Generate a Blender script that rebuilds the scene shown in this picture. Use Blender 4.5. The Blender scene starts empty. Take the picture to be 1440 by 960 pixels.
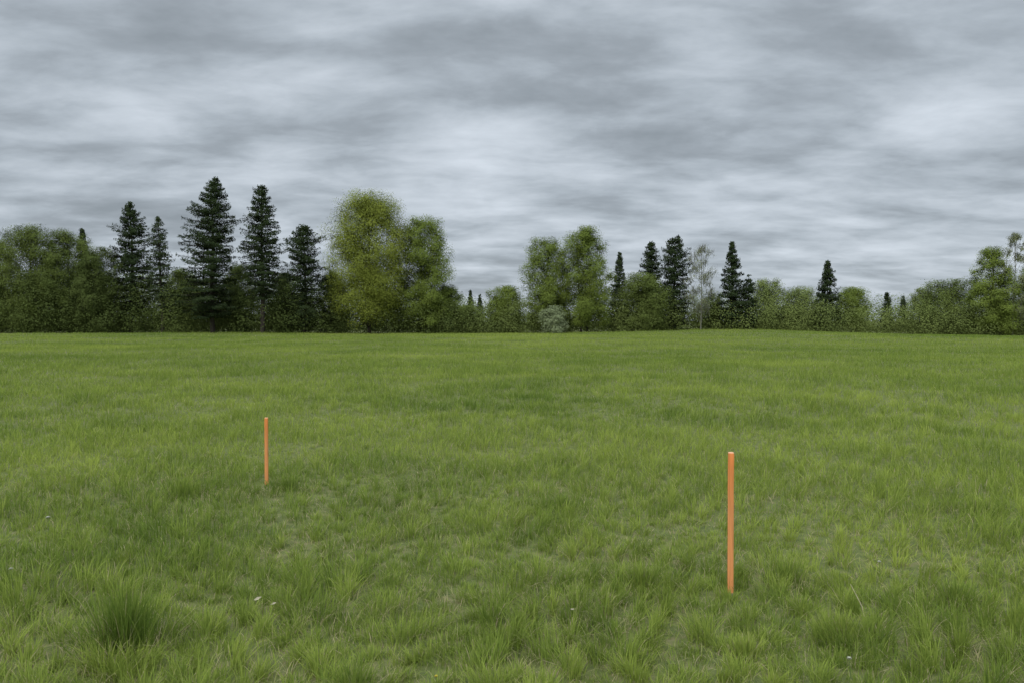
import bpy, math
import numpy as np
R = math.radians
C = bpy.context.scene.collection
F = 1040.0; HZ = 452.0; CAMH = 1.6

# ---------------------------------------------------------------- noise
_tabs = {}
def vn(x, y, s, seed=0):
    if seed not in _tabs:
        _tabs[seed] = np.random.default_rng(1000 + seed).random((256, 256))
    T = _tabs[seed]
    x = np.asarray(x, float) / s; y = np.asarray(y, float) / s
    c_, s_ = math.cos(.6 + seed), math.sin(.6 + seed)
    x, y = x * c_ - y * s_ + 500.3, x * s_ + y * c_ + 500.7
    xi = np.floor(x).astype(int); yi = np.floor(y).astype(int)
    fx = x - xi; fy = y - yi
    fx = fx * fx * (3 - 2 * fx); fy = fy * fy * (3 - 2 * fy)
    a = T[xi & 255, yi & 255]; b = T[(xi + 1) & 255, yi & 255]
    c = T[xi & 255, (yi + 1) & 255]; d = T[(xi + 1) & 255, (yi + 1) & 255]
    return (a * (1 - fx) + b * fx) * (1 - fy) + (c * (1 - fx) + d * fx) * fy

def fbm(x, y, s, seed=0, o=3):
    v = 0; a = 1; t = 0
    for k in range(o):
        v = v + a * vn(x, y, s / 2 ** k, seed + k); t += a; a *= .5
    return v / t

def ground_z(x, y):
    x = np.asarray(x, float); y = np.asarray(y, float)
    z = 0.10 * (vn(x, y, 4.0, 3) - .5) + 0.07 * (vn(x, y, 1.1, 4) - .5) + .25 * (vn(x, y, 18, 5) - .5) * np.clip(np.hypot(x, y) / 30, 0, 1)
    z = z + .50 * np.exp(-((x - 29) / 14) ** 2 - ((y - 96) / 22) ** 2)
    z = z - .25 * np.clip((x - 48) / 12, 0, 1) * np.clip(y / 80, 0, 1)
    return z

# ---------------------------------------------------------------- meshes
def mesh_np(name, verts, quads=None, tris=None, attrs=None, smooth=False):
    me = bpy.data.meshes.new(name)
    verts = np.asarray(verts, np.float32)
    me.vertices.add(len(verts)); me.vertices.foreach_set('co', verts.ravel())
    L = []; starts = []; s = 0
    if quads is not None and len(quads):
        quads = np.asarray(quads, np.int32)
        L.append(quads.ravel()); starts.append(np.arange(len(quads)) * 4); s = len(quads) * 4
    if tris is not None and len(tris):
        tris = np.asarray(tris, np.int32)
        L.append(tris.ravel()); starts.append(s + np.arange(len(tris)) * 3)
    L = np.concatenate(L).astype(np.int32); st = np.concatenate(starts).astype(np.int32)
    me.loops.add(len(L)); me.loops.foreach_set('vertex_index', L)
    me.polygons.add(len(st)); me.polygons.foreach_set('loop_start', st)
    if smooth:
        me.polygons.foreach_set('use_smooth', np.ones(len(st), bool))
    me.update(calc_edges=True)
    for k, v in (attrs or {}).items():
        a = me.attributes.new(k, 'FLOAT', 'POINT')
        a.data.foreach_set('value', np.asarray(v, np.float32))
    return me

def link(name, me, mat, parent=None, kind=None):
    o = bpy.data.objects.new(name, me); C.objects.link(o)
    me.materials.append(mat)
    if parent: o.parent = parent
    if kind: o['kind'] = kind
    return o

def tag(o, label=None, cat=None, group=None, kind=None):
    if label: o['label'] = label
    if cat: o['category'] = cat
    if group: o['group'] = group
    if kind: o['kind'] = kind
    return o

def empty(name, loc, rz=0):
    o = bpy.data.objects.new(name, None); C.objects.link(o)
    o.location = loc; o.rotation_euler = (0, 0, rz); o.empty_display_size = .2
    return o

class Tubes:
    def __init__(s): s.v = []; s.q = []; s.n = 0
    def add(s, pts, rad, k=6):
        pts = np.asarray(pts, float); rad = np.asarray(rad, float)
        d = np.gradient(pts, axis=0); d /= np.linalg.norm(d, axis=1)[:, None] + 1e-9
        ref = np.where(np.abs(d[:, 2:3]) > .9, np.array([[1., 0, 0]]), np.array([[0, 0, 1.]]))
        u = np.cross(d, ref); u /= np.linalg.norm(u, axis=1)[:, None] + 1e-9
        w = np.cross(d, u)
        a = np.arange(k) / k * 2 * math.pi
        V = pts[:, None] + rad[:, None, None] * (np.cos(a)[None, :, None] * u[:, None] + np.sin(a)[None, :, None] * w[:, None])
        m = len(pts)
        i = np.arange(m - 1)[:, None] * k; j = np.arange(k)[None]; j2 = (j + 1) % k
        q = np.stack([i + j, i + j2, i + k + j2, i + k + j], -1).reshape(-1, 4) + s.n
        s.v.append(V.reshape(-1, 3)); s.q.append(q); s.n += m * k
    def mesh(s, name):
        return mesh_np(name, np.concatenate(s.v), np.concatenate(s.q), smooth=True)

def nrm(a): return a / (np.linalg.norm(a, axis=1)[:, None] + 1e-9)
def leaf_mesh(name, c, sz, tint, rng, elong=1.0, axis=None, facing=None, spread=.55):
    """many small diamond leaf sprays; facing = preferred normal, axis = long direction"""
    n = len(c)
    if axis is None:
        axis = rng.normal(size=(n, 3))
    if facing is None:
        facing = rng.normal(size=(n, 3))
    nn = nrm(nrm(facing) + rng.normal(0, spread, (n, 3)))
    b = nrm(np.cross(nn, nrm(axis) + 1e-4)); a = np.cross(b, nn)
    a = a * (sz * elong)[:, None]; b = b * sz[:, None]
    k = rng.uniform(-.3, .3, (n, 1))
    V = np.stack([c - a, c + b + a * k, c + a, c - b + a * k * .5], 1).reshape(-1, 3)
    q = np.arange(n * 4).reshape(-1, 4)
    return mesh_np(name, V, q, attrs={'tint': np.repeat(tint, 4)})

# ---------------------------------------------------------------- materials
def newmat(name):
    m = bpy.data.materials.new(name); m.use_nodes = True
    nt = m.node_tree; nt.nodes.clear()
    return m, nt, nt.nodes, nt.links

def leafmat(name, dark, light, transl=.25, dry=None):
    m, nt, N, L = newmat(name)
    out = N.new('ShaderNodeOutputMaterial')
    at = N.new('ShaderNodeAttribute'); at.attribute_name = 'tint'
    rp = N.new('ShaderNodeMix'); rp.data_type = 'RGBA'; rp.clamp_factor = True
    rp.inputs[6].default_value = (*dark, 1); rp.inputs[7].default_value = (*light, 1)
    L.new(at.outputs['Fac'], rp.inputs[0])
    col = rp.outputs[2]
    if dry:
        ad = N.new('ShaderNodeAttribute'); ad.attribute_name = 'dry'
        mx = N.new('ShaderNodeMix'); mx.data_type = 'RGBA'
        L.new(ad.outputs['Fac'], mx.inputs[0]); L.new(col, mx.inputs[6]); mx.inputs[7].default_value = (*dry, 1)
        col = mx.outputs[2]
    p = N.new('ShaderNodeBsdfDiffuse'); L.new(col, p.inputs['Color'])
    if transl:
        t = N.new('ShaderNodeBsdfTranslucent'); L.new(col, t.inputs['Color'])
        ms = N.new('ShaderNodeMixShader'); ms.inputs[0].default_value = transl
        L.new(p.outputs[0], ms.inputs[1]); L.new(t.outputs[0], ms.inputs[2]); L.new(ms.outputs[0], out.inputs[0])
    else:
        L.new(p.outputs[0], out.inputs[0])
    return m

def noisemat(name, c1, c2, scale, rough=.9, c3=None, stretch=(1, 1, 1), bump=.3, spec=.2):
    m, nt, N, L = newmat(name)
    out = N.new('ShaderNodeOutputMaterial'); p = N.new('ShaderNodeBsdfPrincipled')
    tc = N.new('ShaderNodeTexCoord'); mp = N.new('ShaderNodeMapping'); mp.inputs['Scale'].default_value = stretch
    L.new(tc.outputs['Object'], mp.inputs[0])
    n = N.new('ShaderNodeTexNoise'); n.inputs['Scale'].default_value = scale; n.inputs['Detail'].default_value = 8
    n.inputs['Roughness'].default_value = .65
    L.new(mp.outputs[0], n.inputs['Vector'])
    r = N.new('ShaderNodeValToRGB'); e = r.color_ramp.elements
    e[0].position = .32; e[0].color = (*c1, 1); e[1].position = .68; e[1].color = (*c2, 1)
    if c3:
        x = e.new(.5); x.color = (*c3, 1)
    L.new(n.outputs['Fac'], r.inputs[0]); L.new(r.outputs[0], p.inputs['Base Color'])
    p.inputs['Roughness'].default_value = rough; p.inputs['Specular IOR Level'].default_value = spec
    b = N.new('ShaderNodeBump'); b.inputs['Strength'].default_value = bump; b.inputs['Distance'].default_value = .01
    L.new(n.outputs['Fac'], b.inputs['Height']); L.new(b.outputs[0], p.inputs['Normal'])
    L.new(p.outputs[0], out.inputs[0])
    return m

M = {}
M['grass'] = leafmat('meadow_grass', (.142, .222, .041), (.385, .460, .095), .35, dry=(.50, .42, .26))
M['soil'] = noisemat('thatch_soil', (.09, .115, .038), (.225, .20, .10), 14, c3=(.14, .165, .052))
M['bark'] = noisemat('dark_bark', (.03, .025, .02), (.08, .068, .055), 3, stretch=(4, 4, .6))
M['greybark'] = noisemat('grey_bark', (.14, .14, .105), (.23, .23, .175), 3, stretch=(4, 4, .6))
PAL = {
 'yellow':  leafmat('fresh_leaves', (.155, .19, .034), (.28, .32, .06), 0),
 'mid':     leafmat('spring_leaves', (.115, .158, .033), (.21, .265, .056), 0),
 'olive':   leafmat('olive_leaves', (.090, .122, .033), (.168, .212, .055), 0),
 'dull':    leafmat('dull_leaves', (.064, .088, .027), (.122, .155, .045), 0),
 'pale':    leafmat('pale_leaves', (.20, .24, .12), (.31, .36, .20), 0),
 'light':   leafmat('light_leaves', (.145, .185, .058), (.235, .29, .088), 0),
 'under':   leafmat('undergrowth_leaves', (.105, .135, .04), (.185, .225, .066), 0),
 'spruce':  leafmat('spruce_needles', (.018, .030, .013), (.052, .072, .030), 0),
 'spruce2': leafmat('pine_needles', (.028, .042, .020), (.070, .094, .042), 0),
 'bare':    leafmat('budding_leaves', (.17, .19, .09), (.26, .29, .14), 0),
}

# ---------------------------------------------------------------- ground
nr, na = 300, 360
rr = np.concatenate([[0.0], np.geomspace(.4, 2500, nr)])
aa = np.arange(na) / na * 2 * math.pi
X = rr[:, None] * np.cos(aa)[None]; Y = rr[:, None] * np.sin(aa)[None]
Z = ground_z(X, Y) * np.clip(1.5 - rr / 400, 0, 1)[:, None]
V = np.stack([X, Y, Z], -1).reshape(-1, 3)
i = np.arange(nr)[:, None] * na; j = np.arange(na)[None]; j2 = (j + 1) % na
Q = np.stack([i + j, i + na + j, i + na + j2, i + j2], -1).reshape(-1, 4)
tag(link('ground', mesh_np('ground', V, Q, smooth=True), M['soil']), 'earth and dead thatch under the green meadow grass', 'ground', kind='structure')

# ---------------------------------------------------------------- grass
def blades(x, y, z, Lh, w, az, lean, tint, dry, rng):
    n = len(x)
    ts = np.array([0, .38, .74, 1.0]); ws = np.array([.8, 1.0, .62, 0.0])
    dx = np.cos(az); dy = np.sin(az)
    fa = az + math.pi / 2 + rng.normal(0, .5, n)
    px = np.cos(fa); py = np.sin(fa)
    V = np.zeros((n, 7, 3), np.float32); T = np.zeros((n, 7), np.float32)
    vi = 0
    for k, t in enumerate(ts):
        off = Lh * lean * t ** 1.9
        hh = Lh * t * np.sqrt(np.clip(1 - (lean * t * .75) ** 2, .08, 1))
        cx = x + dx * off; cy = y + dy * off; cz = z + hh
        if k < 3:
            for s in (-1, 1):
                V[:, vi, 0] = cx + s * px * w * ws[k] / 2; V[:, vi, 1] = cy + s * py * w * ws[k] / 2; V[:, vi, 2] = cz
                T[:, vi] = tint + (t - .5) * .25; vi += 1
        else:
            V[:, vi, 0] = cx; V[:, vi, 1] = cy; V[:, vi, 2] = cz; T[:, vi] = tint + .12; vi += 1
    b = (np.arange(n) * 7)[:, None]
    q = np.concatenate([b + np.array([0, 1, 3, 2]), b + np.array([2, 3, 5, 4])])
    t3 = b + np.array([4, 5, 6])
    return V.reshape(-1, 3), q, t3, np.clip(T, 0, 1).ravel(), np.repeat(dry, 7)

def gpt(px, py):
    Yd = CAMH * F / (py - HZ); return (px - 720) / F * Yd, Yd

rng = np.random.default_rng(7)
NB = 770000
p = .26; a0, b0 = 2.1, 108.0
r = (rng.random(NB) * (b0 ** p - a0 ** p) + a0 ** p) ** (1 / p)
th = rng.uniform(-.70, .70, NB)
gx = r * np.sin(th); gy = r * np.cos(th)
# tuft cells on a turned, warped lattice so that no rows show
s = np.where(r < 12, .185, .36)
wx_ = gx + .35 * vn(gx, gy, .9, 60); wy_ = gy + .35 * vn(gx, gy, .9, 61)
ca, sa = math.cos(.55), math.sin(.55)
qx = wx_ * ca - wy_ * sa; qy = wx_ * sa + wy_ * ca
ci = np.floor(qx / s).astype(int); cj = np.floor(qy / s).astype(int)
H = np.random.default_rng(5).random((256, 256, 4))
hh = H[(ci * 7 + cj * 3) & 255, (cj * 5 + ci) & 255]
tqx = (ci + 1.0 * hh[:, 0]) * s; tqy = (cj + 1.0 * hh[:, 1]) * s
tx = gx + (tqx - qx) * ca + (tqy - qy) * sa; ty = gy - (tqx - qx) * sa + (tqy - qy) * ca
near = np.clip((10 - r) / 5, 0, 1)
tufted = (rng.random(NB) < .60 + .12 * near)
pull = np.where(tufted, rng.uniform(.3, .92, NB), 0) * (hh[:, 3] * .7 + .3) * np.clip((30 - r) / 15, 0, 1)
ox, oy = gx, gy
gx = gx + (tx - gx) * pull; gy = gy + (ty - gy) * pull
patch = fbm(gx, gy, .95, 10, 3); big = fbm(gx, gy, 4.0, 20, 3); huge = fbm(gx, gy, 20, 30, 2)
thin = fbm(gx, gy, .42, 40, 3)
tuft = np.where(tufted & (r < 30), hh[:, 2] ** 1.6, .2)
Lh = .048 + .068 * np.clip((patch - .32) / .36, 0, 1) + .100 * tuft
Lh *= rng.uniform(.5, 1.2, NB) * (1 + .75 * np.clip((r - 7) / 25, 0, 1))
bare = np.clip((.51 - thin) / .14, 0, 1) * near
dry = (rng.random(NB) < .05 + .24 * near * (~tufted) + .42 * bare * (~tufted) + .10 * bare).astype(float) * rng.uniform(.35, 1, NB)
w = (.0024 + .00029 * r) * rng.uniform(.6, 1.4, NB)
az = np.where(tufted, np.arctan2(oy - ty, ox - tx) + rng.normal(0, .6, NB), rng.uniform(0, 6.283, NB))
lean = np.clip(np.abs(rng.normal(.45, .32, NB)) + dry * .6, 0, 1.2)
Lh = np.where(dry > .3, Lh * .7 + .02, Lh)
for (px_, py_, k_) in ((1031, 826, .6), (373, 682, .8)):
    sx_, sy_ = gpt(px_, py_)
    dd_ = np.hypot((gx - sx_) / .10, (gy - sy_ + .18) / .28)
    Lh *= 1 - k_ * np.exp(-dd_ ** 2)
nz = np.where(r < 15, .17, .17 - .09 * np.clip((r - 15) / 25, 0, 1))
tint = .47 - .6 * (patch - .5) * np.clip(1.4 - r / 50, .4, 1) - .8 * (big - .5) - .6 * (huge - .5) + rng.normal(0, 1, NB) * nz + .45 * (hh[:, 2] * hh[:, 3] - .25) * np.clip((26 - r) / 12, 0, 1)
tint += .08 * np.clip((r - 25) / 50, 0, 1)
keep = ~(rng.random(NB) < .5 * bare * (~tufted))
edge = 93 + 4 * vn(gx, gy * 0, 9, 50)
keep &= gy < edge + 6
args = [v[keep] for v in (gx, gy, ground_z(gx, gy) - .012, Lh, w, az, lean, tint, dry)]
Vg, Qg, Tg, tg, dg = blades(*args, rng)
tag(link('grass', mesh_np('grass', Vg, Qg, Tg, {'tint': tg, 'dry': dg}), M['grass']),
    'tufted green meadow grass covering the whole open field', 'grass', kind='stuff')

def tussock(px, py, hpx, wpx, n, label, bright=0.0, seed=1):
    x0, Yd = gpt(px, py); rg = np.random.default_rng(seed)
    Hh = hpx / F * Yd; Wd = wpx / F * Yd
    root = empty('grass_tussock', (x0, Yd, float(ground_z(x0, Yd))))
    rad = np.abs(rg.normal(0, .28, n)) * Wd; a = rg.uniform(0, 6.283, n)
    rad *= 1 + .3 * np.sin(a * 3 + seed)
    x = rad * np.cos(a); y = rad * np.sin(a)
    z = ground_z(x + x0, y + Yd) - float(ground_z(x0, Yd)) - .01
    Lb = Hh * rg.uniform(.45, 1.15, n) * np.clip(1.1 - .6 * rad / Wd, .3, 1)
    ln = np.clip(rad / Wd * .8 + np.abs(rg.normal(0, .26, n)), 0, 1.05)
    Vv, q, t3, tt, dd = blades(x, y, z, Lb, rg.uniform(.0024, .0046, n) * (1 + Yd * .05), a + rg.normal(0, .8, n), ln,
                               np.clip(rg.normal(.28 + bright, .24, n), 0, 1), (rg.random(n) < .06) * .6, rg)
    link('blades', mesh_np('tussock_blades', Vv, q, t3, {'tint': tt, 'dry': dd}), M['grass'], root, 'stuff')
    m = n // 6
    rad = rg.uniform(.15, .7, m) * Wd; a = rg.uniform(0, 6.283, m)
    x = rad * np.cos(a); y = rad * np.sin(a)
    z = ground_z(x + x0, y + Yd) - float(ground_z(x0, Yd)) + .005
    Vv, q, t3, tt, dd = blades(x, y, z, Hh * rg.uniform(.2, .5, m), rg.uniform(.002, .004, m), rg.uniform(0, 6.28, m),
                               rg.uniform(.7, 1.1, m), np.full(m, .5), rg.uniform(.6, 1, m), rg)
    link('dead_blades', mesh_np('dead_blades', Vv, q, t3, {'tint': tt, 'dry': dd}), M['grass'], root, 'stuff')
    tag(root, label, 'grass tuft')

tussock(170, 902, 98, 118, 900, 'large dark green grass tussock at the bottom left, the tallest in the field', -.10, 1)
tussock(492, 975, 58, 100, 420, 'dark green grass tuft cut by the bottom edge, left of centre', 0, 2)
tussock(403, 692, 24, 66, 280, 'dark grass tuft just right of the foot of the shorter orange stake', -.08, 3)
tussock(790, 714, 24, 130, 450, 'broad dark grass tuft in the middle of the field between the two stakes', -.05, 4)
tussock(1190, 903, 44, 85, 400, 'bright green grass tuft to the lower right of the longer orange stake', .3, 5)
tussock(1050, 925, 36, 75, 350, 'pale yellow-green low grass tuft below the foot of the longer orange stake', .5, 6)
tussock(1375, 728, 25, 110, 400, 'dark grass tuft near the right edge of the field', 0, 7)
tussock(905, 826, 44, 80, 400, 'upright green grass tuft left of the longer orange stake', .15, 8)
tussock(255, 700, 26, 90, 360, 'mid green grass tuft to the lower left of the shorter orange stake', .1, 9)
tussock(1110, 815, 38, 90, 400, 'mid green grass tuft close on the right of the longer orange stake', .1, 10)
tussock(1350, 850, 44, 90, 400, 'mid green grass tuft at the lower right below the right edge tuft', .05, 12)

# ---------------------------------------------------------------- stakes
def stakemat(name, zt, fade):
    m, nt, N, L = newmat(name)
    out = N.new('ShaderNodeOutputMaterial'); p = N.new('ShaderNodeBsdfPrincipled')
    tc = N.new('ShaderNodeTexCoord'); mp = N.new('ShaderNodeMapping'); mp.inputs['Scale'].default_value = (60, 60, 3.5)
    L.new(tc.outputs['Object'], mp.inputs[0])
    n = N.new('ShaderNodeTexNoise'); n.inputs['Scale'].default_value = 1.5; n.inputs['Detail'].default_value = 7
    L.new(mp.outputs[0], n.inputs['Vector'])
    sx = N.new('ShaderNodeSeparateXYZ'); L.new(tc.outputs['Object'], sx.inputs[0])
    mr = N.new('ShaderNodeMapRange'); mr.inputs[1].default_value = zt * .55; mr.inputs[2].default_value = zt * .95
    L.new(sx.outputs['Z'], mr.inputs[0])
    ad = N.new('ShaderNodeMath'); ad.operation = 'MULTIPLY_ADD'; ad.inputs[1].default_value = .7
    sb = N.new('ShaderNodeMath'); sb.operation = 'SUBTRACT'; sb.inputs[1].default_value = .5; L.new(n.outputs['Fac'], sb.inputs[0])
    L.new(sb.outputs[0], ad.inputs[0]); L.new(mr.outputs[0], ad.inputs[2]); ad.use_clamp = True
    mx = N.new('ShaderNodeMix'); mx.data_type = 'RGBA'
    mx.inputs[6].default_value = (*fade, 1); mx.inputs[7].default_value = (.90, .30, .085, 1)
    L.new(ad.outputs[0], mx.inputs[0])
    gr = N.new('ShaderNodeMapRange'); gr.inputs[1].default_value = .35; gr.inputs[2].default_value = .6; gr.inputs[3].default_value = .80; gr.inputs[4].default_value = 1
    L.new(n.outputs['Fac'], gr.inputs[0])
    mu = N.new('ShaderNodeMix'); mu.data_type = 'RGBA'; mu.blend_type = 'MULTIPLY'; mu.inputs[0].default_value = 1
    L.new(mx.outputs[2], mu.inputs[6]); L.new(gr.outputs[0], mu.inputs[7])
    L.new(mu.outputs[2], p.inputs['Base Color']); p.inputs['Roughness'].default_value = .75; p.inputs['Specular IOR Level'].default_value = .2
    b = N.new('ShaderNodeBump'); b.inputs['Strength'].default_value = .4; b.inputs['Distance'].default_value = .002
    L.new(n.outputs['Fac'], b.inputs['Height']); L.new(b.outputs[0], p.inputs['Normal'])
    L.new(p.outputs[0], out.inputs[0])
    return m

M['endgrain'] = noisemat('painted_end_grain', (.84, .42, .22), (.9, .52, .32), 60, .8)
def stake(px, pyb, pyt, wd, rz, tilt, label, seed):
    x0, Yd = gpt(px, pyb); rg = np.random.default_rng(seed)
    gz = float(ground_z(x0, Yd)); top = CAMH - (pyt - HZ) / F * Yd - gz
    root = empty('orange_stake', (x0, Yd, gz)); root.rotation_euler = (0, R(tilt), R(rz))
    zs = np.concatenate([[-.30, -.22], np.linspace(-.12, top - .012, 14), [top - .004]])
    sc = np.concatenate([[.08, .6], np.ones(14), [.93]])
    h = wd / 2; b = h * .14
    ring = np.array([(h, -h + b), (h, h - b), (h - b, h), (-h + b, h), (-h, h - b), (-h, -h + b), (-h + b, -h), (h - b, -h)])
    V = []
    for zz, s_ in zip(zs, sc):
        o_ = rg.normal(0, .0004, 2)
        V.append(np.column_stack([ring * s_ + o_, np.full(8, zz)]))
    V = np.concatenate(V); k = 8; m = len(zs)
    i = np.arange(m - 1)[:, None] * k; j = np.arange(k)[None]; j2 = (j + 1) % k
    q = np.stack([i + j, i + j2, i + k + j2, i + k + j], -1).reshape(-1, 4)
    link('shaft', mesh_np('stake_shaft', V, q), stakemat('stake_paint', top, (.86, .35, .13)), root)
    r1 = np.column_stack([ring * .93, np.full(8, top - .004)]); r2 = np.column_stack([ring * .80, np.full(8, top)])
    V = np.concatenate([r1, r2, [[0, 0, top + .0008]]])
    q = [(i_, (i_ + 1) % 8, 8 + (i_ + 1) % 8, 8 + i_) for i_ in range(8)]
    t = [(8 + i_, 8 + (i_ + 1) % 8, 16) for i_ in range(8)]
    link('head', mesh_np('stake_head', V, q, t), M['endgrain'], root)
    tag(root, label, 'stake', 'orange survey stakes in the field')
stake(1030, 828, 636, .034, -12, -.2, 'longer orange wooden stake nearer the camera, right of the field centre', 1)
stake(373, 686, 587, .032, 12, .2, 'shorter orange wooden stake farther off, left of the field centre', 2)

# ---------------------------------------------------------------- trees
def W(px, Yd): return (px - 720) / F * Yd
def root_for(name, px, Yd):
    x = W(px, Yd); return empty(name, (x, Yd, float(ground_z(x, Yd))))
def zof(py, Yd): return CAMH + (HZ - py) / F * Yd

def broadleaf(name, px, ytop, wpx, Yd, pal, label, cat, seed, base=.12, lobes=9, dens=1.0, leaf=.084, twig=0, bark='bark', group=None, prof=None, multi=1, lump=1.0, airy=False):
    rg = np.random.default_rng(seed)
    root = root_for(name, px, Yd)
    H_ = zof(ytop, Yd) - root.location.z; Wd = wpx / F * Yd
    tb = Tubes()
    prof = prof or [.72, .92, 1, .86, .55, .2]
    nL = int(lobes * 2.8); LC = []; LR = []; core = []
    for k in range(nL):
        t = np.clip((k + .5 + rg.uniform(-.4, .4)) / nL, 0, 1)
        pf = np.interp(t, [0, .2, .5, .75, .9, 1], prof)
        lr = Wd * rg.uniform(.11, .18) * lump
        R_ = max(Wd / 2 * pf * rg.uniform(.86, 1.06) - lr * .85, 0)
        a = k * 2.4 + rg.uniform(-.5, .5)
        zc = (base + (1 - base) * t) * H_
        zc = max(min(zc, H_ - lr * .85), lr * .5)
        LC.append((R_ * math.cos(a), R_ * math.sin(a), zc)); LR.append(lr); core.append(0)
    LC.append((rg.uniform(-.08, .08) * Wd, 0, H_ - Wd * .10)); LR.append(Wd * .11); core.append(0)
    if not airy:
        for t in np.linspace(base + .12, .82, 6):
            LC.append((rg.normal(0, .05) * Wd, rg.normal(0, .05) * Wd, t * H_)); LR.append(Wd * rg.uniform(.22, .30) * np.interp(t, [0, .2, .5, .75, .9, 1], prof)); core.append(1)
    LC = np.array(LC); LR = np.array(LR)
    tops = []
    for mth in range(multi):
        sx = (mth - (multi - 1) / 2) * Wd * .10; tt = np.linspace(-.03, .9, 9)
        ex = sx * 2.5
        pts = np.column_stack([sx + (ex - sx) * np.clip(tt, 0, 1) + np.cumsum(rg.normal(0, .010, 9)) * H_ * .3, np.cumsum(rg.normal(0, .01, 9)) * H_ * .3, tt * H_])
        r0 = max(.05, H_ * (.013 if not airy else .008)) / math.sqrt(multi)
        tb.add(pts, r0 * np.linspace(1.15, .12, 9), 7); tops.append((pts, r0))
    clC = []; clR = []; clT = []; clO = []; clP = []
    for c, lr, co_ in zip(LC, LR, core):
        pts, r0 = tops[rg.integers(multi)]
        f = np.clip(c[2] / H_ - rg.uniform(.10, .25), .05, .8)
        b0_ = np.array([np.interp(f, np.linspace(-.03, .9, 9), pts[:, q_]) for q_ in range(3)])
        mid = (b0_ + c) / 2 + np.array([0, 0, -.04 * H_ * rg.random()])
        rb = r0 * .38 * (1 - f * .6)
        tb.add([b0_, mid, c], [rb, rb * .6, rb * .3], 5)
        n = int(14 * (lr / .14 / Wd) ** 1.5) + 9
        d = rg.normal(size=(n, 3)); d /= np.linalg.norm(d, axis=1)[:, None]
        cc = c + d * lr * (rg.random((n, 1)) ** .4)
        lt = rg.normal(.5, .09) - .12 * co_  # core leaves tinted darker, painting shade into the crown interior
        cr_ = rg.uniform(.5, .95, n) * lr * .62
        clC.append(cc); clR.append(cr_); clT.append(lt + rg.normal(0, .05, n)); clO.append(np.repeat(c[None], n, 0)); clP.append(cr_ ** 2 * (.75 if co_ else 1))
        for q_ in range(min(n, 6 if not airy else 4)):
            m_ = (c + cc[q_]) / 2 + rg.normal(0, .08, 3) * lr
            tb.add([c, m_, cc[q_]], [rb * .28, rb * .18, .005], 4)
    clC = np.concatenate(clC); clR = np.concatenate(clR); clT = np.concatenate(clT); clO = np.concatenate(clO); pr_ = np.concatenate(clP)
    silh = Wd * H_ * (1 - base) * .8; la = 2 * (leaf * .57) ** 2 * 1.25
    total = int((6.0 if not airy else 4.2) * dens * silh / la)
    pr_ /= pr_.sum()
    idx = rg.choice(len(clC), total, p=pr_)
    pos = clC[idx] + np.clip(rg.normal(size=(total, 3)), -1.9, 1.9) * (clR[idx] * .50)[:, None] * np.array([1.1, 1.1, .88])
    ok = (pos[:, 2] > .05) & (pos[:, 2] < H_ * 1.01)
    pos = pos[ok]; idx = idx[ok]
    tint = np.clip(clT[idx] + rg.normal(0, .07, len(idx)), 0, 1)
    fc = nrm(pos - clO[idx]) * 1.0 + nrm(pos - np.array([0, 0, H_ * .35])) * .8 + np.array([0, -.1, .45])
    sz = leaf * rg.uniform(.55, 1.3, len(idx)) * .62
    if twig:
        n = int(twig * len(clC) * .5); ii = rg.integers(0, len(clC), n)
        for q_ in ii:
            c = clC[q_]; d = np.array([c[0], c[1], 0]) / (Wd / 2) * .6 + rg.normal(0, .3, 3) + np.array([0, 0, .9])
            d /= np.linalg.norm(d); ln = rg.uniform(.5, 1.4) * (Wd / 9 + .3)
            a_ = c - d * ln * .5; b_ = c + d * ln * .6
            if b_[2] > H_ * 1.02: continue
            tb.add([a_, (a_ + b_) / 2 + rg.normal(0, .06, 3) * ln, b_], [.016, .012, .005], 3)
    link('trunk', tb.mesh('trunk'), M[bark], root)
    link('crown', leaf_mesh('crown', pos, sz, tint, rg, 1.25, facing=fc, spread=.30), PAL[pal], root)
    return tag(root, label, cat, group)

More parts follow.
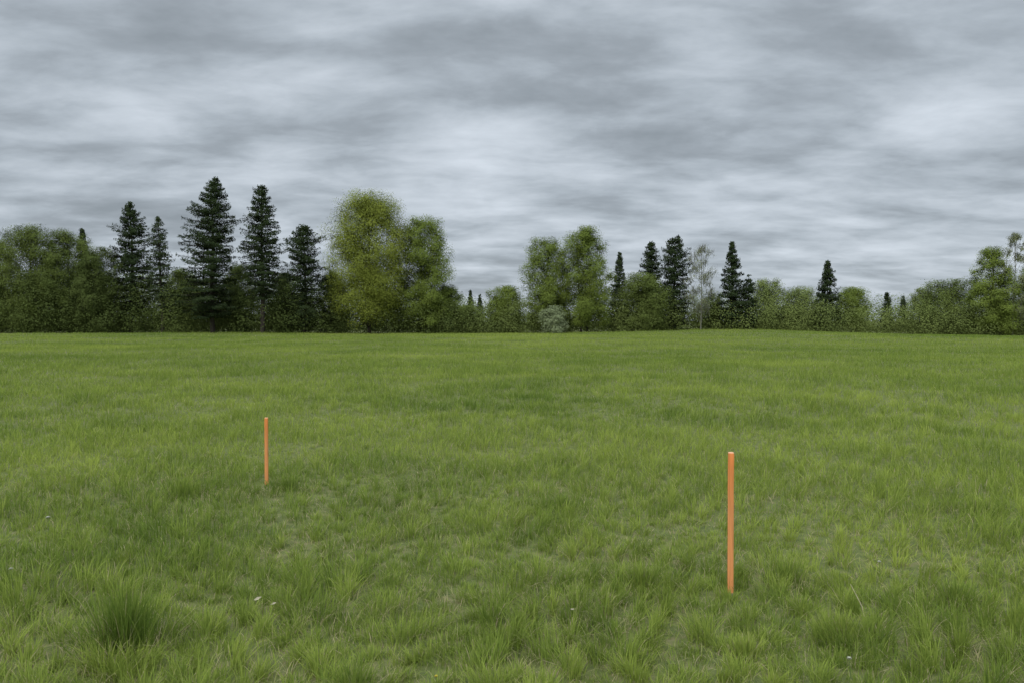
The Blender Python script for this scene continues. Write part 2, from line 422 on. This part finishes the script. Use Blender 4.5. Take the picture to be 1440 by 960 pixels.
PINE = ([0, .10, .32, .55, .72, .86, .95, 1], [.62, .96, 1, .88, .70, .46, .22, .03])
SPIRE = ([0, .08, .3, .55, .75, .9, 1], [.75, 1, .86, .60, .36, .16, .02])
BLUNT = ([0, .1, .4, .65, .82, .93, 1], [.7, 1, 1, .95, .78, .5, .15])
def conifer(name, px, ytop, wpx, Yd, pal, label, cat, seed, base=.1, shape=SPIRE, dens=1.0, gaps=.06, clumpy=.6, group=None, droop=.24):
    rg = np.random.default_rng(seed)
    root = root_for(name, px, Yd)
    H_ = zof(ytop, Yd) - root.location.z; Wd = wpx * 1.26 / F * Yd
    tb = Tubes(); tt = np.linspace(-.03, 1, 10)
    wob = np.cumsum(rg.normal(0, .004, 10)) * H_
    r0 = H_ * .015
    tb.add(np.column_stack([wob, wob * .3, tt * H_]), r0 * np.linspace(1.2, .05, 10), 8)
    P = []; A = []; S = []; T = []; FC = []
    lumpy = rg.random((6, 9))
    zz = base * H_; k = 0
    while zz < H_ * .995:
        t = (zz / H_ - base) / (1 - base)
        wl = 1 - .22 * clumpy * (k % 2) * rg.random()
        nb = int(10 - 3.5 * t); a0_ = rg.uniform(0, 6.283)
        wt = rg.normal(0, .06)
        for b_ in range(nb):
            if rg.random() < gaps: continue
            z = zz + rg.normal(0, .17)
            a = a0_ + b_ * 6.283 / nb + rg.normal(0, .25)
            prof = np.interp(t, shape[0], shape[1])
            lm = lumpy[int((a % 6.283) / 6.284 * 6), min(8, int(t * 8.99))]
            ln = Wd / 2 * prof * rg.uniform(.70, 1.06) * (1 - .42 * clumpy * lm) * wl + .12
            up = (.25 * t - droop * (1 - t) + rg.normal(0, .08)) * ln
            u = np.array([math.cos(a), math.sin(a), 0])
            s_ = np.linspace(0, 1, 5)
            wx = float(np.interp(z / H_, tt, wob))
            pts = np.array([wx, wx * .3, z]) + u * (s_ * ln)[:, None] + np.array([0, 0, 1]) * (up * s_ + .10 * ln * s_ ** 3)[:, None]
            if ln > .6: tb.add(pts[[0, 2, 4]], [r0 * .2 * (1 - .7 * t), r0 * .1, .006], 4)
            n = int((18 + 36 * ln) * dens)
            q_ = rg.random(n) ** .62
            c = np.stack([np.interp(q_, s_, pts[:, m_]) for m_ in range(3)], 1)
            wsp = .12 + .18 * ln * (1 - q_) ** .7
            perp = np.array([-u[1], u[0], 0])
            lat = rg.normal(0, 1, n)
            c = c + perp * (lat * wsp)[:, None] + np.array([0, 0, 1]) * (rg.normal(-.02, .09, n) - .15 * np.abs(rg.normal(0, 1, n)) * (1 - q_ * .5))[:, None]
            ax = u * .7 + perp * (np.sign(lat) * .6)[:, None] + rg.normal(0, .45, (n, 3)) + np.array([0, 0, -.15])
            P.append(c); A.append(ax); S.append(rg.uniform(.04, .075, n)); FC.append(np.repeat((u * 1.0 + np.array([0, 0, .6]))[None], n, 0))
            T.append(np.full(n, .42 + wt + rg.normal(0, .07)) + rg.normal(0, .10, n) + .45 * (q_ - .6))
        zz += (.50 - .20 * t) * rg.uniform(.75, 1.25); k += 1
    n = 22; c = np.column_stack([np.full(n, wob[-1]) + rg.normal(0, .05, n), np.full(n, wob[-1] * .3) + rg.normal(0, .05, n), H_ - rg.random(n) * .9])
    P.append(c); A.append(np.repeat([[0, 0, 1.]], n, 0)); S.append(np.full(n, .05)); FC.append(rg.normal(size=(n, 3))); T.append(np.full(n, .5))
    P = np.concatenate(P); A = np.concatenate(A); S = np.concatenate(S); T = np.clip(np.concatenate(T), 0, 1); FC = np.concatenate(FC)
    ok = P[:, 2] > 0
    link('trunk', tb.mesh('trunk'), M['bark'], root)
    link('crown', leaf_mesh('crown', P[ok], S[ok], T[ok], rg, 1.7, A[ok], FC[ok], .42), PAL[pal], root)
    return tag(root, label, cat, group)

B = broadleaf; K = conifer
DOME = [.78, .95, 1, .93, .72, .35]
# --- left group
B('broadleaf_tree', 4, 338, 60, 101, 'olive', 'thin budding tree cut by the left edge of the photo', 'tree', 11, dens=.5, twig=2)
B('broadleaf_tree', 45, 317, 104, 98, 'olive', 'rounded olive green tree second from the left edge', 'tree', 12, dens=.9, twig=.7, base=.02, lobes=13, prof=DOME)
B('broadleaf_tree', 95, 324, 86, 100, 'olive', 'olive green bushy tree left of the small dark spruce tip', 'tree', 13, dens=.9, twig=.7, base=.02, lobes=12, prof=DOME)
K('spruce_tree', 120, 321, 40, 108, 'spruce2', 'small dark spruce whose tip shows among the leftmost olive trees', 'tree', 14)
B('broadleaf_tree', 142, 348, 72, 97, 'dull', 'dull green bushy tree directly left of the leftmost tall spruce', 'tree', 15, dens=.95, twig=.5, base=.0, lobes=10, prof=DOME)
K('spruce_tree', 184, 287, 70, 99, 'spruce', 'tall spruce with layered branches, leftmost of the tall dark conifers', 'tree', 16, base=.20, shape=PINE, gaps=.10, clumpy=1)
K('spruce_tree', 228, 306, 40, 97, 'spruce2', 'narrow thin-crowned pine on a bare trunk left of the tallest tree', 'tree', 17, base=.25, shape=PINE, dens=.7, gaps=.22, clumpy=1)
K('spruce_tree', 300, 252, 90, 94, 'spruce', 'tallest darkest conifer of the tree line with a broad dense crown', 'tree', 18, base=.13, shape=PINE, gaps=.03, clumpy=.9, dens=1.1)
K('spruce_tree', 369, 262, 64, 95, 'spruce', 'tall pointed conifer right of the tallest tree, bare trunk below', 'tree', 19, base=.26, shape=PINE, gaps=.06, clumpy=1)
K('spruce_tree', 428, 319, 66, 97, 'spruce', 'shorter dark conifer between the pointed conifer and big yellow-green tree', 'tree', 20, base=.10, shape=BLUNT, gaps=.07, clumpy=1.1)
B('broadleaf_tree', 335, 372, 66, 103, 'dull', 'dull green tree filling the gap between the two tallest conifers', 'tree', 21, base=.03)
B('broadleaf_tree', 256, 378, 64, 104, 'olive', 'low olive tree behind the tallest conifer on its left side', 'tree', 22, base=.03, twig=1)
B('broadleaf_tree', 398, 385, 56, 104, 'dull', 'low dull tree behind and between the second and third dark conifers', 'tree', 23, base=.03)
B('broadleaf_tree', 519, 271, 132, 96, 'yellow', 'largest yellow-green broadleaf tree with a domed crown left of centre', 'tree', 24, base=.12, lobes=22, prof=[.72, .95, 1, .90, .66, .34])
B('broadleaf_tree', 594, 305, 92, 97, 'mid', 'fresh green broadleaf tree touching the right side of the domed one', 'tree', 25, base=.05, lobes=16, prof=[.9, 1, 1, .84, .68, .38])
B('broadleaf_tree', 468, 380, 48, 102, 'olive', 'small olive tree at the left foot of the domed yellow-green tree', 'tree', 26, base=.03, twig=.5)
B('shrub', 632, 400, 56, 99, 'olive', 'green bush at the right foot of the fresh green broadleaf tree', 'shrub', 27, base=.0, lobes=7)
# --- centre gap
K('spruce_tree', 662, 410, 17, 128, 'spruce2', 'tiny distant spruce, left one of the close pair in the centre gap', 'tree', 28, base=.05)
K('spruce_tree', 675, 416, 15, 126, 'spruce2', 'tiny distant spruce, right one of the close pair in the centre gap', 'tree', 29, base=.05)
B('shrub', 710, 401, 62, 101, 'mid', 'rounded green shrub alone in the gap near the centre of the tree line', 'shrub', 30, base=.0, lobes=8, prof=DOME)
B('shrub', 655, 430, 54, 98, 'olive', 'low dull bush below the pair of tiny distant spruces', 'shrub', 31, base=.0, lobes=7, prof=DOME)
# --- centre right group
B('broadleaf_tree', 768, 334, 78, 98, 'mid', 'fresh green tree at the left end of the centre-right grove', 'tree', 32, base=.05, lobes=13, dens=.8, twig=.7, prof=DOME)
B('broadleaf_tree', 822, 320, 84, 97, 'mid', 'tallest green broadleaf tree of the centre-right grove', 'tree', 33, base=.08, lobes=15, dens=.95, multi=2, prof=[.85, 1, 1, .88, .70, .34])
B('shrub', 779, 430, 46, 94, 'pale', 'pale whitish green shrub at the foot of the centre-right grove', 'shrub', 34, base=.0, lobes=7)
K('spruce_tree', 870, 356, 34, 103, 'spruce2', 'narrow dark spruce right of the tallest centre-right broadleaf tree', 'tree', 35, base=.1)
B('broadleaf_tree', 906, 384, 80, 97, 'olive', 'olive green bushy tree below the two close dark conifers', 'tree', 36, base=.0, lobes=10, prof=DOME)
K('spruce_tree', 916, 341, 40, 102, 'spruce', 'dark spire-like conifer, left one of two standing close together', 'tree', 37, base=.1, shape=PINE, clumpy=.9)
K('spruce_tree', 946, 334, 50, 99, 'spruce', 'broad dark conifer with blunt top, right one of two close together', 'tree', 38, base=.08, shape=BLUNT, clumpy=1)
B('bare_tree', 985, 345, 52, 96, 'bare', 'grey nearly leafless tree standing between dark conifers', 'tree', 39, base=.22, lobes=8, dens=.09, twig=3.2, bark='greybark', airy=True, prof=[.5, .8, 1, .9, .7, .4])
K('spruce_tree', 1031, 340, 50, 97, 'spruce', 'dark pointed spruce right of the grey nearly leafless tree', 'tree', 40, base=.12, clumpy=.9)
K('spruce_tree', 1053, 391, 26, 96, 'spruce', 'short dark ragged conifer touching the pointed spruce on its right', 'tree', 41, base=.1, shape=PINE, gaps=.15)
B('broadleaf_tree', 1080, 391, 62, 103, 'light', 'light green small tree right of the short ragged conifer', 'tree', 42, base=.0, lobes=8, twig=.7, dens=.75, prof=DOME)
B('shrub', 1003, 412, 44, 99, 'olive', 'thin olive bush at the foot of the leafless tree', 'shrub', 43, base=.0, lobes=6, twig=1, dens=.6)
# --- right
B('shrub', 1124, 403, 68, 104, 'light', 'pale green thin shrub left of the lone dark spruce', 'shrub', 44, base=.0, lobes=8, twig=.7, dens=.7, prof=DOME)
K('spruce_tree', 1163, 366, 46, 101, 'spruce', 'lone dark triangular spruce in the right half of the tree line', 'tree', 45, base=.08, clumpy=.7, dens=1.1)
B('shrub', 1198, 404, 60, 107, 'mid', 'green rounded bush right of the lone triangular spruce', 'shrub', 46, base=.0, lobes=8, prof=DOME)
K('spruce_tree', 1248, 411, 22, 118, 'spruce', 'small dark spruce far to the right, left one of a small pair', 'tree', 47, base=.05)
K('spruce_tree', 1269, 418, 16, 122, 'spruce2', 'smallest dark spruce far to the right, right one of a small pair', 'tree', 48, base=.05)
B('shrub', 1298, 404, 48, 108, 'light', 'thin light bush right of the small spruce pair', 'shrub', 49, base=.0, lobes=7, twig=.7, dens=.65)
B('broadleaf_tree', 1335, 393, 82, 103, 'olive', 'wide olive bushy tree between the small spruces and right edge trees', 'tree', 50, base=.0, lobes=11, twig=.5, dens=.85, prof=DOME)
B('broadleaf_tree', 1394, 347, 74, 97, 'mid', 'dense green broadleaf tree second from the right edge', 'tree', 51, base=.0, lobes=13, dens=.9, prof=[.9, 1, .95, .78, .55, .3])
B('broadleaf_tree', 1424, 328, 46, 96, 'bare', 'sparse tall tree with thin twigs at the right edge', 'tree', 52, base=.15, lobes=8, dens=.26, twig=3, bark='greybark', airy=True)
B('broadleaf_tree', 1452, 372, 60, 99, 'mid', 'green tree partly cut by the right edge of the photo', 'tree', 53, base=.0, lobes=9)

# --- low thicket and far wood: masses nobody could count
def thicket(name, label, cat, prof, n, y0, y1, pals, seed, leaf=.115, per=240, jit=.12):
    rg = np.random.default_rng(seed)
    px = rg.uniform(prof[0][0], prof[-1][0], n); Yd = rg.uniform(y0, y1, n)
    top = np.interp(px, [q[0] for q in prof], [q[1] for q in prof])
    Hm = (HZ - top) / F * Yd + CAMH
    Hm *= 1 - jit * 2 * rg.random(n) * (rg.random(n) < .7)
    x = W(px, Yd); gz = ground_z(x, Yd)
    P = []; T = []; O = []
    for k in range(n):
        h = Hm[k]; rx = rg.uniform(1.2, 2.3) * (.5 + h / 8)
        m = int(per * (.35 + h / 4)); ncl = int(10 + h * 6)
        cz = rg.random(ncl) * h; ca = rg.uniform(0, 6.28, ncl)
        pr = rx * np.sqrt(np.clip(1 - (cz / h) ** 2.5, .05, 1)) * rg.uniform(.5, 1, ncl)
        cc = np.column_stack([pr * np.cos(ca), pr * np.sin(ca), cz])
        q = rg.integers(0, ncl, m)
        lp = cc[q] + rg.normal(0, .36, (m, 3)) * np.array([1, 1, .9])
        O.append(lp - np.array([0, 0, h * .3])); P.append(lp + np.array([x[k], Yd[k], gz[k]]))
        tz = .5 + .8 * (vn(x[k], Yd[k] * 2, 7, 80) - .5)
        T.append(np.clip(np.full(m, np.clip(rg.normal(tz, .10), 0, 1)) + rg.normal(0, .05, ncl)[q] + rg.normal(0, .05, m), 0, 1))
    P = np.concatenate(P); T = np.concatenate(T); O = np.concatenate(O)
    ok = P[:, 2] > ground_z(P[:, 0], P[:, 1]) + .02
    P = P[ok]; T = T[ok]; O = O[ok]
    return tag(link(name, leaf_mesh(name, P, leaf * rg.uniform(.45, 1.1, len(P)) * .7, T, rg, 1.3, facing=nrm(O) + np.array([0, -.2, .45]), spread=.28), PAL[pals]), label, cat, kind='stuff')

thicket('dark_undergrowth', 'dense dark green undergrowth beneath the left group of trees', 'undergrowth',
        [(-160, 375), (60, 385), (150, 390), (200, 396), (330, 406), (460, 402), (560, 410), (640, 428)], 430, 94.5, 107, 'dull', 71, per=270)
thicket('undergrowth', 'mixed green undergrowth along the foot of the centre and right tree line', 'undergrowth',
        [(600, 425), (700, 430), (760, 415), (850, 412), (950, 418), (1010, 430), (1150, 426), (1230, 432), (1330, 422), (1600, 413)], 480, 95, 107, 'under', 72, per=260)
thicket('distant_wood', 'distant low wood showing through the gaps of the tree line', 'distant wood',
        [(-250, 380), (300, 385), (480, 390), (600, 410), (700, 421), (800, 400), (950, 404), (1000, 410), (1200, 416), (1290, 416), (1700, 400)], 460, 118, 140, 'olive', 73, leaf=.18, per=170, jit=.06)

# ---------------------------------------------------------------- small things in the grass
M['petal'] = noisemat('white_petal', (.40, .41, .32), (.55, .55, .45), 40, .7)
M['yellowpetal'] = noisemat('yellow_petal', (.5, .42, .05), (.65, .54, .08), 40, .7)
M['stem'] = noisemat('flower_stem', (.10, .17, .04), (.15, .22, .06), 20, .7)
M['dryleaf'] = noisemat('dry_leaf', (.36, .32, .23), (.54, .49, .38), 30, .8)
M['straw'] = noisemat('dry_straw', (.50, .44, .27), (.66, .58, .4), 30, .8)
def flower(px, py, mat, label, seed, sz=.016, hz=.16):
    Yd = (CAMH - hz) * F / (py - HZ); x0 = W(px, Yd); gz = float(ground_z(x0, Yd))
    root = empty('wild_flower', (x0, Yd, gz))
    tb = Tubes(); tb.add([(0, 0, -.02), (.006, 0, hz * .5), (0, 0, hz)], [.0018, .0015, .0013], 6)
    link('stem', tb.mesh('stem'), M['stem'], root)
    n = 34; a = np.arange(n) * 2.399; ring = np.linspace(.35, 1, n)
    u = np.column_stack([np.cos(a), np.sin(a), np.full(n, .0)]); el = (1 - ring) * 1.1 + .15
    d = u * np.cos(el)[:, None] + np.array([0, 0, 1]) * np.sin(el)[:, None]
    pr = np.column_stack([-np.sin(a), np.cos(a), np.zeros(n)])
    c = np.array([0, 0, hz]); wd = sz * .22
    V = np.stack([c + d * sz * .1 - pr * wd * .4, c + d * sz * .1 + pr * wd * .4, c + d * sz + pr * wd, c + d * sz - pr * wd], 1).reshape(-1, 3)
    link('flower_head', mesh_np('flower_head', V, np.arange(n * 4).reshape(-1, 4)), M[mat], root)
    tag(root, label, 'flower')
flower(63, 724, 'petal', 'small white flower in the grass at the far left, above the big tussock', 1, .017, .15)
flower(9, 794, 'petal', 'small white flower at the very left edge of the field', 2, .012, .15)
flower(1241, 786, 'petal', 'small white flower in the grass right of the longer stake', 3, .012, .15)
flower(1200, 934, 'petal', 'small white flower at the bottom right below the bright green tuft', 4, .010, .13)
flower(612, 942, 'yellowpetal', 'tiny yellow flower at the bottom edge near the centre', 5, .008, .13)

def dryleaf(px, py, label, seed, sz=.035):
    rg = np.random.default_rng(seed); hz = .085
    Yd = (CAMH - hz) * F / (py - HZ); x0 = W(px, Yd); gz = float(ground_z(x0, Yd))
    n = 9; m = 5; V = []
    for i_ in range(n):
        t = i_ / (n - 1); hw = sz * .45 * math.sin(math.pi * min(.97, t * .93 + .05)) * rg.uniform(.85, 1.1)
        for j_ in range(m):
            s_ = (j_ / (m - 1) - .5) * 2
            V.append(((t - .5) * sz * 2, s_ * hw, .5 * sz * (t - .4) ** 2 + .55 * hw * s_ * s_ + rg.normal(0, .0008)))
    q = [(i_ * m + j_, (i_ + 1) * m + j_, (i_ + 1) * m + j_ + 1, i_ * m + j_ + 1) for i_ in range(n - 1) for j_ in range(m - 1)]
    o = link('dry_leaf', mesh_np('dry_leaf', V, q, smooth=True), M['dryleaf'])
    o.location = (x0, Yd, gz + hz); o.rotation_euler = (R(25), R(rg.uniform(-20, 20)), R(rg.uniform(-40, 40)))
    tag(o, label, 'leaf')
dryleaf(359, 834, 'curled whitish dry leaf in the grass below the shorter stake', 1, .022)
dryleaf(381, 842, 'flat pale dry leaf just right of the curled whitish one', 2, .016)
dryleaf(806, 858, 'small pale dry leaf in the grass left of the longer stake foot', 4, .011)

def straw(px0, py0, px1, py1, label):
    hz = .12
    Yd = (CAMH - hz) * F / (py1 - HZ); x0 = W(px1, Yd); gz = float(ground_z(x0, Yd))
    z1 = CAMH - (py0 - HZ) / F * Yd; x1 = W(px0, Yd)
    root = empty('straw_stalk', (x0, Yd, gz))
    tb = Tubes(); tb.add([(.03, 0, -.01), (0, 0, hz), ((x1 - x0) * .55, .01, (hz + z1 - gz) / 2 + .006), (x1 - x0, .02, z1 - gz)], [.0024, .0022, .002, .0013], 6)
    link('stalk', tb.mesh('stalk'), M['straw'], root)
    tag(root, label, 'straw')
straw(1203, 826, 1217, 852, 'pale dry straw stalk leaning left in the grass right of the longer stake')

# ---------------------------------------------------------------- sky
w_ = bpy.data.worlds.new('World'); bpy.context.scene.world = w_; w_.use_nodes = True
nt = w_.node_tree; N = nt.nodes; L = nt.links; N.clear()
out = N.new('ShaderNodeOutputWorld')
SE, SR = 45, 205
sky = N.new('ShaderNodeTexSky'); sky.sky_type = 'NISHITA'; sky.sun_disc = False
sky.sun_elevation = R(SE); sky.sun_rotation = R(SR)
bg1 = N.new('ShaderNodeBackground'); bg1.inputs[1].default_value = .08; L.new(sky.outputs[0], bg1.inputs[0])
tc = N.new('ShaderNodeTexCoord'); sp = N.new('ShaderNodeSeparateXYZ'); L.new(tc.outputs['Generated'], sp.inputs[0])
def math_(op, a, b=None, c=None, clamp=False):
    n = N.new('ShaderNodeMath'); n.operation = op; n.use_clamp = clamp
    for k, v in enumerate((a, b, c)):
        if v is None: continue
        if isinstance(v, (int, float)): n.inputs[k].default_value = v
        else: L.new(v, n.inputs[k])
    return n.outputs[0]
zc = math_('ADD', math_('MAXIMUM', sp.outputs['Z'], 0), .17)
u = math_('DIVIDE', sp.outputs['X'], zc); v = math_('DIVIDE', sp.outputs['Y'], zc)
cb = N.new('ShaderNodeCombineXYZ'); L.new(u, cb.inputs[0]); L.new(v, cb.inputs[1])
def noise(scale, sx, sy, rot, det, rough, dist, off):
    mp = N.new('ShaderNodeMapping'); mp.inputs['Scale'].default_value = (sx, sy, 1); mp.inputs['Rotation'].default_value = (0, 0, R(rot)); mp.inputs['Location'].default_value = off
    L.new(cb.outputs[0], mp.inputs[0])
    n = N.new('ShaderNodeTexNoise'); n.inputs['Scale'].default_value = scale; n.inputs['Detail'].default_value = det
    n.inputs['Roughness'].default_value = rough; n.inputs['Distortion'].default_value = dist
    L.new(mp.outputs[0], n.inputs['Vector']); return n.outputs['Fac']
n1 = noise(1.6, .85, 1.15, 14, 6, .52, .25, (3.1, 1.7, 0))
n2 = noise(4.4, .8, 1.25, -6, 6, .56, .25, (7.3, 2.2, 4))
n3 = noise(.45, 1, 1, 0, 2, .5, 0, (1.3, 5.2, 9))
mixn = math_('ADD', math_('ADD', math_('MULTIPLY', n1, .66), math_('MULTIPLY', n2, .30)), math_('MULTIPLY', n3, .12))
for (bx, by, sx_, sy_, am) in ((690, 195, 130, 50, .10), (930, 105, 150, 40, .075), (80, 110, 130, 55, .07), (1380, 170, 110, 25, .06), (740, 310, 260, 34, .085), (60, 255, 120, 25, .06), (1150, 270, 160, 20, .05),
                               (1050, 35, 330, 50, -.06), (170, 195, 180, 40, -.045), (560, 60, 230, 45, -.035), (930, 235, 150, 30, -.025), (1300, 330, 180, 30, .03), (330, 300, 150, 25, -.01)):
    dx_ = (bx - 720) / F; dz_ = (HZ - by) / F; ln_ = math.sqrt(1 + dx_ * dx_ + dz_ * dz_)
    ex_ = math_('MULTIPLY', math_('SUBTRACT', sp.outputs['X'], dx_ / ln_), F / sx_)
    ez_ = math_('MULTIPLY', math_('SUBTRACT', sp.outputs['Z'], dz_ / ln_), F / sy_)
    ey_ = math_('MULTIPLY', math_('SUBTRACT', sp.outputs['Y'], 1 / ln_), 2.0)
    q_ = math_('ADD', math_('ADD', math_('MULTIPLY', ex_, ex_), math_('MULTIPLY', ez_, ez_)), math_('MULTIPLY', ey_, ey_))
    g_ = math_('POWER', 2.71828, math_('MULTIPLY', q_, -1))
    mixn = math_('ADD', mixn, math_('MULTIPLY', g_, am))
hor = N.new('ShaderNodeMapRange'); hor.inputs[1].default_value = .0; hor.inputs[2].default_value = .25; hor.inputs[3].default_value = .03; hor.inputs[4].default_value = 0
L.new(sp.outputs['Z'], hor.inputs[0])
mixn = math_('ADD', mixn, hor.outputs[0])
cr = N.new('ShaderNodeValToRGB'); cr.color_ramp.interpolation = 'LINEAR'; e = cr.color_ramp.elements
e[0].position = .42; e[0].color = (.285, .325, .362, 1)
e[1].position = .73; e[1].color = (.68, .745, .82, 1)
for ps, c in ((.49, (.345, .39, .435, 1)), (.55, (.43, .485, .54, 1)), (.63, (.55, .61, .675, 1))):
    x = e.new(ps); x.color = c
L.new(mixn, cr.inputs[0])
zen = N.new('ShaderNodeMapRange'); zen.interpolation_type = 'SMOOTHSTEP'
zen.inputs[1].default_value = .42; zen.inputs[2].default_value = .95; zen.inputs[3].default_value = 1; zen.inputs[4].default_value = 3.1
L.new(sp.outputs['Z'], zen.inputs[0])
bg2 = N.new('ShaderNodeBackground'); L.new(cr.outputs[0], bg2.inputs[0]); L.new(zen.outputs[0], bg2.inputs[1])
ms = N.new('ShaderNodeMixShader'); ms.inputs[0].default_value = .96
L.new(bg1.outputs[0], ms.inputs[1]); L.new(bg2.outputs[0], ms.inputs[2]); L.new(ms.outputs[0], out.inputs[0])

sun = bpy.data.lights.new('sun', 'SUN'); sun.energy = 1.5; sun.angle = R(35); sun.color = (1, .97, .92)
so = bpy.data.objects.new('sun', sun); C.objects.link(so)
az = R(SR); dvec = (math.sin(az) * math.cos(R(SE)), math.cos(az) * math.cos(R(SE)), math.sin(R(SE)))
from mathutils import Vector
so.rotation_euler = Vector(dvec).to_track_quat('Z', 'Y').to_euler()

# ---------------------------------------------------------------- camera
cam = bpy.data.cameras.new('camera'); cam.sensor_width = 36; cam.lens = 36 * F / 1440; cam.clip_end = 5000; cam.clip_start = .05
co = bpy.data.objects.new('camera', cam); C.objects.link(co)
co.location = (0, 0, CAMH); co.rotation_euler = (R(90) - math.atan((480 - HZ) / F), 0, 0)
sc = bpy.context.scene; sc.camera = co
sc.view_settings.view_transform = 'Standard'; sc.view_settings.look = 'None'; sc.view_settings.exposure = 0
